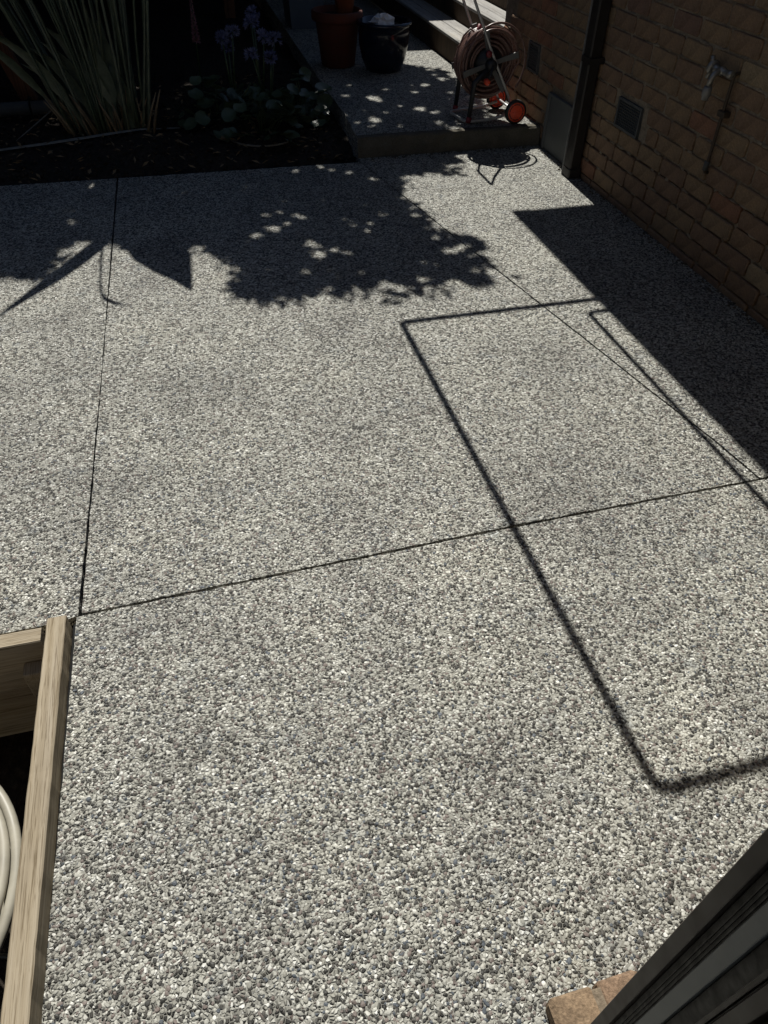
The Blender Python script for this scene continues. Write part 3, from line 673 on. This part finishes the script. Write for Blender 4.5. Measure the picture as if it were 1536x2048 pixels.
bag=MB(); rr=random.Random(5); vs=[]; fs=[]; nu,nv=12,8
for i in range(nu):
    for j in range(nv+1):
        t=i/nu*math.tau; p_=j/nv*math.pi; r_=.045+rr.uniform(-.016,.02)
        vs.append((1.69+1.75*r_*math.sin(p_)*math.cos(t),6.45+r_*math.sin(p_)*math.sin(t)*1.2,PZ+.345+r_*math.cos(p_)*.9))
for i in range(nu):
    for j in range(nv): fs.append((i*(nv+1)+j,((i+1)%nu)*(nv+1)+j,((i+1)%nu)*(nv+1)+j+1,i*(nv+1)+j+1))
tagit(bag.add(vs,fs,False).build('plastic_bag','whitebag',None,(1.69,6.45,PZ+.31)),'crumpled white plastic in the navy glazed pot','bag')
tb=thing('storage_tub','blue grey plastic tub behind the pots','tub',(1.40,8.35,PZ))
vs=[]; 
for z,hx,hy in ((PZ,.15,.2),(PZ+.55,.185,.24)): vs+=[(1.40-hx,8.35-hy,z),(1.40+hx,8.35-hy,z),(1.40+hx,8.35+hy,z),(1.40-hx,8.35+hy,z)]
MB().add(vs,[(3,2,1,0),(4,5,6,7),(0,1,5,4),(1,2,6,5),(2,3,7,6),(3,0,4,7)]).build('tub_body','tub',tb)
MB().box((1.40-.205,8.35-.26,PZ+.552),(1.40+.205,8.35+.26,PZ+.60),.01).build('lid','tub',tb)

# ------------------------------------------------------------------ timber steps beyond the wall end
st=thing('deck_steps','weathered grey timber deck steps beyond the end of the brick wall','steps',(2.6,7.2,0))
yA,yB=5.80,9.6
for x0,x1,z in ((2.332,2.452,.300),(2.457,2.577,.300),(2.578,2.692,.452),(2.697,2.812,.452),(2.813,2.95,.604),(2.955,3.09,.604),(3.095,3.23,.604),(3.235,3.40,.604)):
    MB().box((x0,yA+random.uniform(-.006,.006),z-.022),(x1,yB,z),.003).build('tread_board','greywood',st)
for x,z0,z1 in ((2.345,.116,.277),(2.585,.301,.429),(2.822,.453,.581)): MB().box((x,yA+.02,z0),(x+.02,yB-.02,z1)).build('riser_board','darkwood',st)
for y in (6.3,7.4,8.5): MB().box((2.37,y,.05),(3.3,y+.045,.276)).build('bearer','darkwood',st)

# ------------------------------------------------------------------ back of the yard: covered area and fence
pg=thing('pergola','flat roofed pergola over the back of the yard','pergola',(.8,9.5,0))
MB().box((-5,9.30,2.60),(7,14.5,2.72)).build('roof_panel','roof',pg)
MB().box((-5,11.4,-.5),(7,11.5,2.599)).build('light_block_panel','darkwood',pg)  # added panel closing the gap above the fence so less sky light enters
for x,y in ((.735,9.40),(-2.6,9.40),(4.6,9.40)): MB().box((x,y,-.1),(x+.11,y+.11,2.599),.004).build('post','redwood',pg)
fe=thing('paling_fence','dark timber paling fence across the back of the yard','fence',(0,11.2,0))
pm=MB().box((-.048,-.01,0),(.048,.01,1.8)).mesh('paling','darkwood')
for i in range(110):
    o=link('paling',pm,fe,(-5+i*.1,11.2+random.uniform(-.004,.004),-.05+random.uniform(-.02,.02)))
for z in (.3,1.4): MB().box((-5,11.215,z),(6,11.26,z+.08)).build('rail','darkwood',fe)

# ------------------------------------------------------------------ plants
def to_ray(gx,gy,z): return Vector((gx+SX*z, gy+SY*z, z))      # a point at height z on the sun ray through (gx,gy)
sp=thing('bird_of_paradise_plant','tall clump of dark green strappy stems in the garden bed','plant',(-.42,5.75,0))
rr=random.Random(21)
tops=[]
for i in range(54):
    u=rr.random(); bx=-.70+.56*u; by=5.74+rr.uniform(-.10,.16); lean=-.62+.86*u+rr.uniform(-.12,.12); ly=rr.uniform(-.10,.22)
    Ht=rr.uniform(1.2,1.95); pts=[]; rs=[]; bow=rr.uniform(-.07,.07)
    for j in range(8):
        t=j/7; z=Ht*t; pts.append((bx+lean*z*.62*(.6+.4*t)+bow*math.sin(t*2.6), by+ly*z*(.5+.5*t)+bow*.4*t*t, z-.02)); rs.append(.033*(1-.66*t)*rr.uniform(.92,1.08)*(1.15 if j==0 else 1))
    MB().tube(pts,rs,8,flat=.38).build('stem','strel',sp)
    if i%2==0: tops.append((Vector(pts[-1]),Vector(pts[-1])-Vector(pts[-2])))
for i,(p_,d_) in enumerate(tops):
    d_=d_.normalized(); h_=Vector((d_.x+rr.uniform(-.3,.3),d_.y+rr.uniform(-.25,.45),0)); L=rr.uniform(.38,.6); w=rr.uniform(.07,.11); c_=[]; ws=[]
    for j in range(8):
        t=j/7; c_.append(p_+d_*L*t*.8+h_*L*.5*t*t+Vector((0,0,-.25*L*t*t))); ws.append(w*math.sin(math.pi*min(1,(t*.93+.05)))**.7)
    MB().ribbon(c_,ws,d_.cross(Vector((0,0,1))) if abs(d_.z)<.99 else (1,0,0),.35).build('leaf','strel',sp)
for i in range(14):                       # low young blades leaning out
    u=rr.random(); bx=-.72+.5*u; by=5.70+rr.uniform(-.06,.12); lx=-1.0+1.0*u+rr.uniform(-.15,.15); L=rr.uniform(.5,.95); w=rr.uniform(.03,.06); c_=[]; ws=[]
    for j in range(9):
        t=j/8; c_.append((bx+lx*L*t*(.5+.4*t),by+rr.uniform(-.1,.1)*.1+.12*t*L,L*(t*1.05-.28*t*t*t))); ws.append(max(.004,w*math.sin(math.pi*(.1+.9*t))**.75) if t>.3 else .016)
    MB().ribbon(c_,ws,(.93,-.35,.1),.3).build('blade','strel',sp)
# the leaves whose shadows reach the slab
def shadow_leaf(cl,ws,z,name='leaf'):
    pts=[to_ray(x,y,z+dz) for (x,y,dz) in cl]; MB().ribbon(pts,ws,[Vector((1,0,0)) if abs(cl[-1][0]-cl[0][0])<.25 else Vector((.75,.55,0))]*len(pts),.12).build(name,'strel',sp)
shadow_leaf([(-.46,3.98,-.06),(-.53,3.80,.0),(-.61,3.64,.03),(-.70,3.48,.02),(-.80,3.34,-.01),(-.90,3.20,-.06)],[.05,.115,.125,.105,.060,.004],1.95)
shadow_leaf([(-.22,4.05,-.05),(-.20,3.85,.0),(-.16,3.66,.02),(-.12,3.52,.02),(-.075,3.40,0),(-.043,3.28,-.03)],[.05,.15,.14,.095,.045,.003],1.9)
for q in ((-.46,3.98,1.89),(-.22,4.05,1.85)):
    e_=to_ray(*q); MB().tube([(-.42,5.75,0),(-.42+(e_.x+.42)*.4,5.75+(e_.y-5.75)*.3,.9),e_],[.018,.014,.008],6,flat=.6).build('stem','strel',sp)
tw=[to_ray(x,y,1.6) for x,y in ((-.45,3.95),(-.455,3.7),(-.455,3.5),(-.45,3.36),(-.43,3.29),(-.39,3.245),(-.33,3.20))]
MB().tube(tw,[.007,.007,.006,.007,.013,.012,.002],6).build('flower_stalk','strel',sp)
for i in range(46):
    u=rr.random(); bx=-.70+.57*u; by=5.66+rr.uniform(-.05,.16); L=rr.uniform(.08,.30); lean=-.5+.8*u+rr.uniform(-.4,.4)
    MB().tube([(bx,by,-.02),(bx+lean*L*.5,by-.02,L*.6),(bx+lean*L*.9,by-.03+rr.uniform(-.03,.03),L)],[.022,.015,.007],5,flat=.5).build('dry_sheath','straw',sp)
def strap(pts,w,label,mt='deadleaf'):
    ws=[w*math.sin(math.pi*(.08+.86*i/(len(pts)-1)))**.6 for i in range(len(pts))]
    tagit(MB().ribbon(pts,ws,(0.15,.98,.1),.3).build('fallen_leaf',mt,None,pts[len(pts)//2]),label,'leaf')
strap([(-1.35,5.36,.03),(-1.1,5.41,.035),(-.85,5.46,.04),(-.6,5.515,.045),(-.4,5.58,.045),(-.22,5.64,.04),(.05,5.68,.02)],.022,'long dry grey strap leaf lying across the soil below the clump')
strap([(-1.02,5.62,.02),(-.92,5.70,.07),(-.82,5.78,.12),(-.72,5.85,.17),(-.62,5.88,.19)],.018,'bent dry leaf leaning from the clump down to the soil at left')
ed=MB().tube([(-3.0,6.08,.07),(-1.9,6.11,.072),(-.96,6.14,.075)],.045,14).build('edging_log','vent',None,(-1.9,6.11,.03)); tagit(ed,'grey round edging pipe lying at the far left of the bed','edging')
ed2=MB().tube([(-.945,6.142,.074),(-.80,6.15,.074),(-.60,6.155,.07)],.044,14).build('edging_log','vent',None,(-.8,6.15,.03)); tagit(ed2,'short grey edging pipe piece butting the longer one behind the clump','edging')
po=MB().add([(x,y,z) for z,dx in ((-.02,0),(.75,-.22)) for x,y in ((-1.06+dx,6.58),(-.95+dx,6.58),(-.95+dx,6.68),(-1.06+dx,6.68))],[(3,2,1,0),(4,5,6,7),(0,1,5,4),(1,2,6,5),(2,3,7,6),(3,0,4,7)]).build('timber_post','redwood',None,(-1,6.63,0)); tagit(po,'leaning red brown timber post behind the strappy clump','post')

def floret(o,d,s_,mb):
    d=d.normalized(); a,b=frame_of(d)
    for j in range(5):
        t=j*math.tau/5; e=a*math.cos(t)+b*math.sin(t); e2=a*math.cos(t+.6)+b*math.sin(t+.6); e1=a*math.cos(t-.6)+b*math.sin(t-.6)
        mb.add([o,o+d*s_*.6+e1*s_*.3,o+d*s_+e*s_*.65,o+d*s_*.6+e2*s_*.3],[(0,1,2,3)],True)
lab=['blue agapanthus flower clump at the left of the bed group','tallest blue agapanthus clump behind the round leaved plant','blue agapanthus clump nearest the terracotta pot']
heads=[[(.43,6.02,.47),(.50,5.95,.52),(.47,6.1,.40)],[(.63,5.92,.57),(.70,5.85,.50),(.66,6.05,.60)],[(.60,5.78,.41),(.78,5.92,.47),(.73,5.80,.38)]]
for gi,hs in enumerate(heads):
    bx=sum(h_[0] for h_ in hs)/3; by=sum(h_[1] for h_ in hs)/3+.03
    t=thing('agapanthus',lab[gi],'plant',(bx,by,0),'agapanthus in the bed')
    for h_ in hs:
        o_=Vector(h_); MB().tube([(bx,by,0),((bx+o_.x)/2,(by+o_.y)/2-.01,o_.z*.5),o_],[.008,.007,.005],6).build('flower_stalk','strapleaf',t)
        mb=MB()
        for j in range(46):
            z=1-2*(j+.5)/46; q=math.sqrt(1-z*z); a=j*2.39996; d=Vector((q*math.cos(a),q*math.sin(a),z))
            if d.z>-.45 and rr.random()<.72: floret(o_+d*rr.uniform(.018,.030),d+Vector((rr.uniform(-.4,.4),rr.uniform(-.4,.4),rr.uniform(-.4,.2))),rr.uniform(.022,.036),mb)
        mb.build('flower_head','bloom',t)
    for j in range(26):
        a=rr.random()*math.tau; L=rr.uniform(.25,.42); d=Vector((math.cos(a),math.sin(a),0)); b0=Vector((bx,by,0))+d*.03
        MB().ribbon([b0+d*L*q*.7+Vector((0,0,L*(1.0*q-.75*q*q)*1.1)) for q in (0,.25,.5,.75,1)],[.009,.014,.014,.010,.002],d.cross(Vector((0,0,1))),.3).build('leaf','strapleaf',t)
fs_=thing('pink_flower_spike','faded pink flower spike behind the soil at the left of the agapanthus','flower',(.27,6.6,0))
MB().tube([(.27,6.6,0),(.275,6.6,.4),(.28,6.6,.62)],[.007,.006,.003],6).build('flower_stalk','strapleaf',fs_)
mb=MB()
for j in range(60):
    z=.34+.3*j/60; a=j*2.4; d=Vector((math.cos(a),math.sin(a),.2)); floret(Vector((.278,6.6,z)),d,.03*(1.1-.8*j/60),mb)
mb.build('flower_head','pinkbloom',fs_)
# round-leaved plants
def disc_mesh(seed):
    r_=random.Random(seed); vs=[(0,0,-.12)]; n_=14
    for ring,(q,z) in enumerate(((.55,-.02),(1.0,.10))):
        for j in range(n_):
            t=(j+.5)/n_*math.tau; w=q*(1+r_.uniform(-.05,.05)); 
            if j in (0,n_-1): w*=.72
            vs.append((w*math.cos(t),w*math.sin(t),z+r_.uniform(-.07,.07)*q))
    fs=[(0,1+j,1+(j+1)%n_) for j in range(n_)]+[(1+j,1+n_+j,1+n_+(j+1)%n_,1+(j+1)%n_) for j in range(n_)]
    return MB().add(vs,fs,True).mesh('leaf','roundleaf')
DISC=[disc_mesh(i) for i in range(5)]
spots=[((.60,5.42),.24,'round leaved plant spilling toward the slab in the bed corner',64),((.92,5.62),.22,'round leaved plant beside the raised path edge',50),((.30,5.75),.20,'low dark round leaved plant between the strappy clump and the agapanthus',36)]
for (bx,by),sp_,lb_,n_ in spots:
    t=thing('round_leaf_plant',lb_,'plant',(bx,by,0),'round leaved plants in the bed')
    for j in range(n_):
        a=rr.random()*math.tau; q=math.sqrt(rr.random())*sp_*1.15; s_=rr.uniform(.032,.062); x=bx+math.cos(a)*q*1.15; y=by+math.sin(a)*q; z=.05+.30*(1-(q/sp_/1.15)**1.5)*rr.uniform(.5,1.1)
        if x>1.08: x=1.08-rr.random()*.1
        o=link('leaf',DISC[j%5],t,(x,y,z)); o.scale=(s_,s_,s_); o.rotation_euler=(rr.uniform(-.2,.75),rr.uniform(-.35,.35)+.5*math.cos(a),rr.random()*6.28)
        if j%3==0: MB().tube([(bx+math.cos(a)*.04,by+math.sin(a)*.04,0),((bx*.4+x*.6),(by*.4+y*.6),z*.7),(x,y,z-.006)],.003,5).build('leaf_stalk','strapleaf',t)
for i,(x,y,z) in enumerate(((.735,5.10,.05),)):
    t=thing('round_leaf_plant','single big round leaf drooping to the front of the bed','plant',(x,y,0),'round leaved plants in the bed')
    o=link('leaf',DISC[0],t,(x,y,z)); o.scale=(.055,.055,.055); o.rotation_euler=(.5,-.1,2.2); MB().tube([(x,y+.15,0),(x,y+.06,.06),(x,y,z-.005)],.004,5).build('leaf_stalk','strapleaf',t)
rg=MB().tube([(.585+math.cos(t)*.235,5.42+math.sin(t)*.25,.02) for t in np.linspace(math.pi*.92,math.pi*1.75,26)],.006,6).build('edging_hoop','deadleaf',None,(.585,5.2,.02)); tagit(rg,'thin pale hoop edging in front of the round leaved plant','edging')

# ------------------------------------------------------------------ the tree whose crown shades bed and slab
MASK=[(-4.2,3.58),(-.911,3.584),(-.751,3.535),(-.62,3.592),(-.63,3.846),(-.562,3.93),(-.488,3.93),(-.364,3.76),(-.221,3.70),(-.10,3.70),(.0,3.72),(.114,3.575),(.145,3.436),(.10,3.237),(.165,3.17),(.261,3.03),(.34,3.10),(.399,3.05),(.524,3.10),(.622,3.0),(.746,3.05),(.869,2.96),(1.04,3.04),(1.051,2.89),(1.13,3.02),(1.286,3.03),(1.38,3.0),(1.39,3.145),(1.48,3.235),(1.43,3.363),(1.50,3.439),(1.48,3.605),(1.38,3.64),(1.30,3.715),(1.30,3.88),(1.27,4.1),(1.28,4.27),(1.38,4.50),(1.60,4.49),(1.72,4.36),(1.69,4.62),(1.80,4.65),(1.76,4.85),(1.92,4.96),(2.14,5.04),(2.22,5.3),(2.24,6.0),(2.26,6.28),(2.12,6.46),(1.96,6.56),(1.93,6.9),(1.93,7.9),(-4.2,7.9)]
# gaps between the leaves (ground x, y, half widths) where sun flecks fall
GAPS=np.array([(0.336, 3.822, 0.036, 0.05), (0.435, 3.905, 0.042, 0.059), (0.292, 3.793, 0.02, 0.025), (0.6, 3.661, 0.043, 0.06), (0.615, 3.536, 0.045, 0.069), (0.5, 4.113, 0.024, 0.028), (0.58, 4.052, 0.024, 0.035), (0.616, 4.001, 0.022, 0.027), (0.74, 3.514, 0.035, 0.034), (0.694, 3.566, 0.03, 0.029), (0.788, 3.06, 0.046, 0.048), (0.856, 3.136, 0.051, 0.06), (0.913, 3.092, 0.037, 0.049), (0.706, 3.119, 0.023, 0.049), (1.043, 3.146, 0.038, 0.045), (1.172, 3.084, 0.033, 0.039), (1.289, 3.431, 0.076, 0.046), (1.368, 3.463, 0.036, 0.035), (1.325, 3.19, 0.034, 0.031), (1.247, 3.598, 0.021, 0.03), (0.954, 3.85, 0.021, 0.02), (0.917, 3.757, 0.018, 0.019), (0.913, 4.701, 0.031, 0.035), (1.017, 4.625, 0.027, 0.034), (0.856, 4.768, 0.028, 0.035), (1.138, 4.493, 0.027, 0.041), (0.69, 4.731, 0.027, 0.035), (1.05, 3.947, 0.027, 0.027), (1.237, 3.891, 0.027, 0.027), (1.354, 3.345, 0.02, 0.028), (1.4, 3.145, 0.024, 0.026), (0.504, 3.35, 0.019, 0.021), (0.331, 3.418, 0.012, 0.016), (-0.61, 4.373, 0.019, 0.029), (-0.616, 4.214, 0.021, 0.048), (-0.534, 4.74, 0.02, 0.05), (0.066, 4.387, 0.014, 0.015), (-0.56, 3.869, 0.024, 0.074), (-0.401, 3.785, 0.034, 0.048), (-0.341, 3.627, 0.024, 0.057), (1.146, 3.926, 0.019, 0.02), (0.831, 3.925, 0.013, 0.02), (0.514, 3.941, 0.016, 0.026), (0.413, 4.089, 0.016, 0.021), (1.108, 3.325, 0.017, 0.022), (0.765, 3.29, 0.019, 0.026), (0.592, 3.171, 0.016, 0.025), (1.561, 6.228, 0.031, 0.044), (1.605, 5.856, 0.026, 0.04), (1.735, 6.119, 0.035, 0.043), (1.924, 5.935, 0.046, 0.055), (1.811, 5.957, 0.023, 0.041), (1.445, 5.685, 0.058, 0.076), (1.466, 5.615, 0.036, 0.062), (1.256, 5.762, 0.036, 0.038), (1.358, 6.046, 0.023, 0.028), (1.313, 5.371, 0.027, 0.035), (1.441, 5.309, 0.027, 0.034), (1.586, 5.438, 0.028, 0.036), (1.706, 5.34, 0.056, 0.058), (1.785, 5.239, 0.041, 0.045), (1.331, 5.157, 0.047, 0.076), (1.749, 5.015, 0.047, 0.053), (1.283, 5.034, 0.026, 0.031), (1.463, 4.996, 0.023, 0.031), (2.228, 6.176, 0.048, 0.059), (2.09, 6.202, 0.04, 0.044), (2.112, 6.075, 0.047, 0.057), (2.097, 6.36, 0.032, 0.046), (1.79, 5.75, 0.029, 0.039), (2.048, 5.699, 0.03, 0.039), (1.156, 5.309, 0.02, 0.034), (1.202, 5.128, 0.02, 0.032)])
tr=thing('shade_tree','leafy tree overhead casting the dappled shade on the slab','tree',(-2.3,8.2,0))
def leaf_cloud(n,size,zr,sel,seed,clump=1,spread=.1,gaps=True):
    rg=np.random.default_rng(seed); X=rg.uniform(-4.2,2.3,n*40); Y=rg.uniform(2.85,7.9,n*40); k_=inside(MASK,X,Y)&sel(X,Y); X,Y=X[k_][:n],Y[k_][:n]
    Z=rg.uniform(*zr,len(X)); P=np.stack([X+SX*Z,Y+SY*Z,Z],-1)
    if clump>1: P=np.repeat(P,clump,0)+rg.normal(0,spread,(len(P)*clump,3))*np.array([1,.8,.8])
    GX,GY=P[:,0]-SX*P[:,2],P[:,1]-SY*P[:,2]; ok=inside(MASK,GX+rg.normal(0,.025,len(GX)),GY+rg.normal(0,.025,len(GX)))|(rg.random(len(GX))<.05)
    if gaps:
        dm=np.full(len(GX),9.0)
        for i in range(len(MASK)-3):
            (ax,ay),(bx,by)=MASK[i],MASK[i+1]; dx,dy=bx-ax,by-ay; t=np.clip(((GX-ax)*dx+(GY-ay)*dy)/(dx*dx+dy*dy),0,1); dm=np.minimum(dm,np.hypot(GX-ax-t*dx,GY-ay-t*dy))
        tuft=.5+.5*np.sin(GX*41+3*np.sin(GY*23))*np.sin(GY*37+2*np.sin(GX*29))
        ok&=rg.random(len(GX))<np.clip(.10+dm/.13+.9*(tuft-.45),.06,1)
        for gx,gy,a,b in GAPS: ok&=((GX-gx)/(a+size[0]*.6))**2+((GY-gy)/(b+size[0]*.5))**2>rg.uniform(.25,1.25,len(GX))
    P=P[ok]; n_=len(P); a=rg.normal(size=(n_,3)); a/=np.linalg.norm(a,axis=1)[:,None]; b=rg.normal(size=(n_,3)); b-=a*(a*b).sum(1)[:,None]; b/=np.linalg.norm(b,axis=1)[:,None]
    s_=rg.uniform(*size,n_)[:,None]; nr=np.cross(a,b)
    V=np.stack([P-a*s_, P-a*s_*.1+b*s_*.46, P+a*s_, P-a*s_*.1-b*s_*.46, P+nr*s_*.10],1).reshape(-1,3)
    i0=5*np.arange(n_)[:,None]; FI=(np.array([[0,3,4],[3,2,4],[2,1,4],[1,0,4]])[None]+i0[:,:,None]).reshape(-1)
    return V,FI
parts=[]
deep=lambda X,Y:(((Y>3.95)&(X<-.75))|((Y>4.85)&(X<1.0))|((Y>4.15)&(X<.0)&(X>-.45))|((Y>6.6)&(X<1.8)))
parts.append(leaf_cloud(11000,(.10,.17),(2.8,4.9),deep,1,gaps=False))
parts.append(leaf_cloud(5600,(.024,.046),(2.4,3.3),lambda X,Y:~deep(X,Y)&(Y<4.85),2,9,.045))
parts.append(leaf_cloud(2300,(.028,.052),(2.4,3.6),lambda X,Y:~deep(X,Y)&(Y>=4.8),3,9,.06))
V=np.concatenate([p_[0] for p_ in parts]); off=0; FIs=[]
for v_,f_ in parts: FIs.append(f_+off); off+=len(v_)
FI=np.concatenate(FIs); me=bpy.data.meshes.new('crown'); me.vertices.add(len(V)); me.vertices.foreach_set('co',(V-np.array([-2.3,8.2,0])).reshape(-1).astype(np.float32)); me.loops.add(len(FI)); me.loops.foreach_set('vertex_index',FI.astype(np.int32)); nf=len(FI)//3; me.polygons.add(nf); me.polygons.foreach_set('loop_start',(np.arange(nf)*3).astype(np.int32)); me.materials.append(M['leaf']); me.update(calc_edges=True)
tagit(link('crown',me,tr),kind='stuff')
MB().tube([(-2.3,8.2,-.1),(-2.28,8.2,.8),(-2.2,8.1,1.7),(-2.0,7.9,2.6)],[.17,.13,.12,.11],12).build('trunk','bark',tr)
for e_ in ((-.3,6.4,3.0),(1.2,7.0,3.0),(.9,5.9,2.9),(-1.0,5.9,3.1),(-2.9,6.4,3.2),(-1.5,8.9,3.8),(1.0,8.4,3.4)):
    s0=Vector((-2.0,7.9,2.5)); e=Vector(e_); MB().tube([s0,s0.lerp(e,.35)+Vector((0,0,.25)),s0.lerp(e,.7)+Vector((0,0,.15)),e],[.07,.05,.03,.008],8).build('limb','bark',tr)
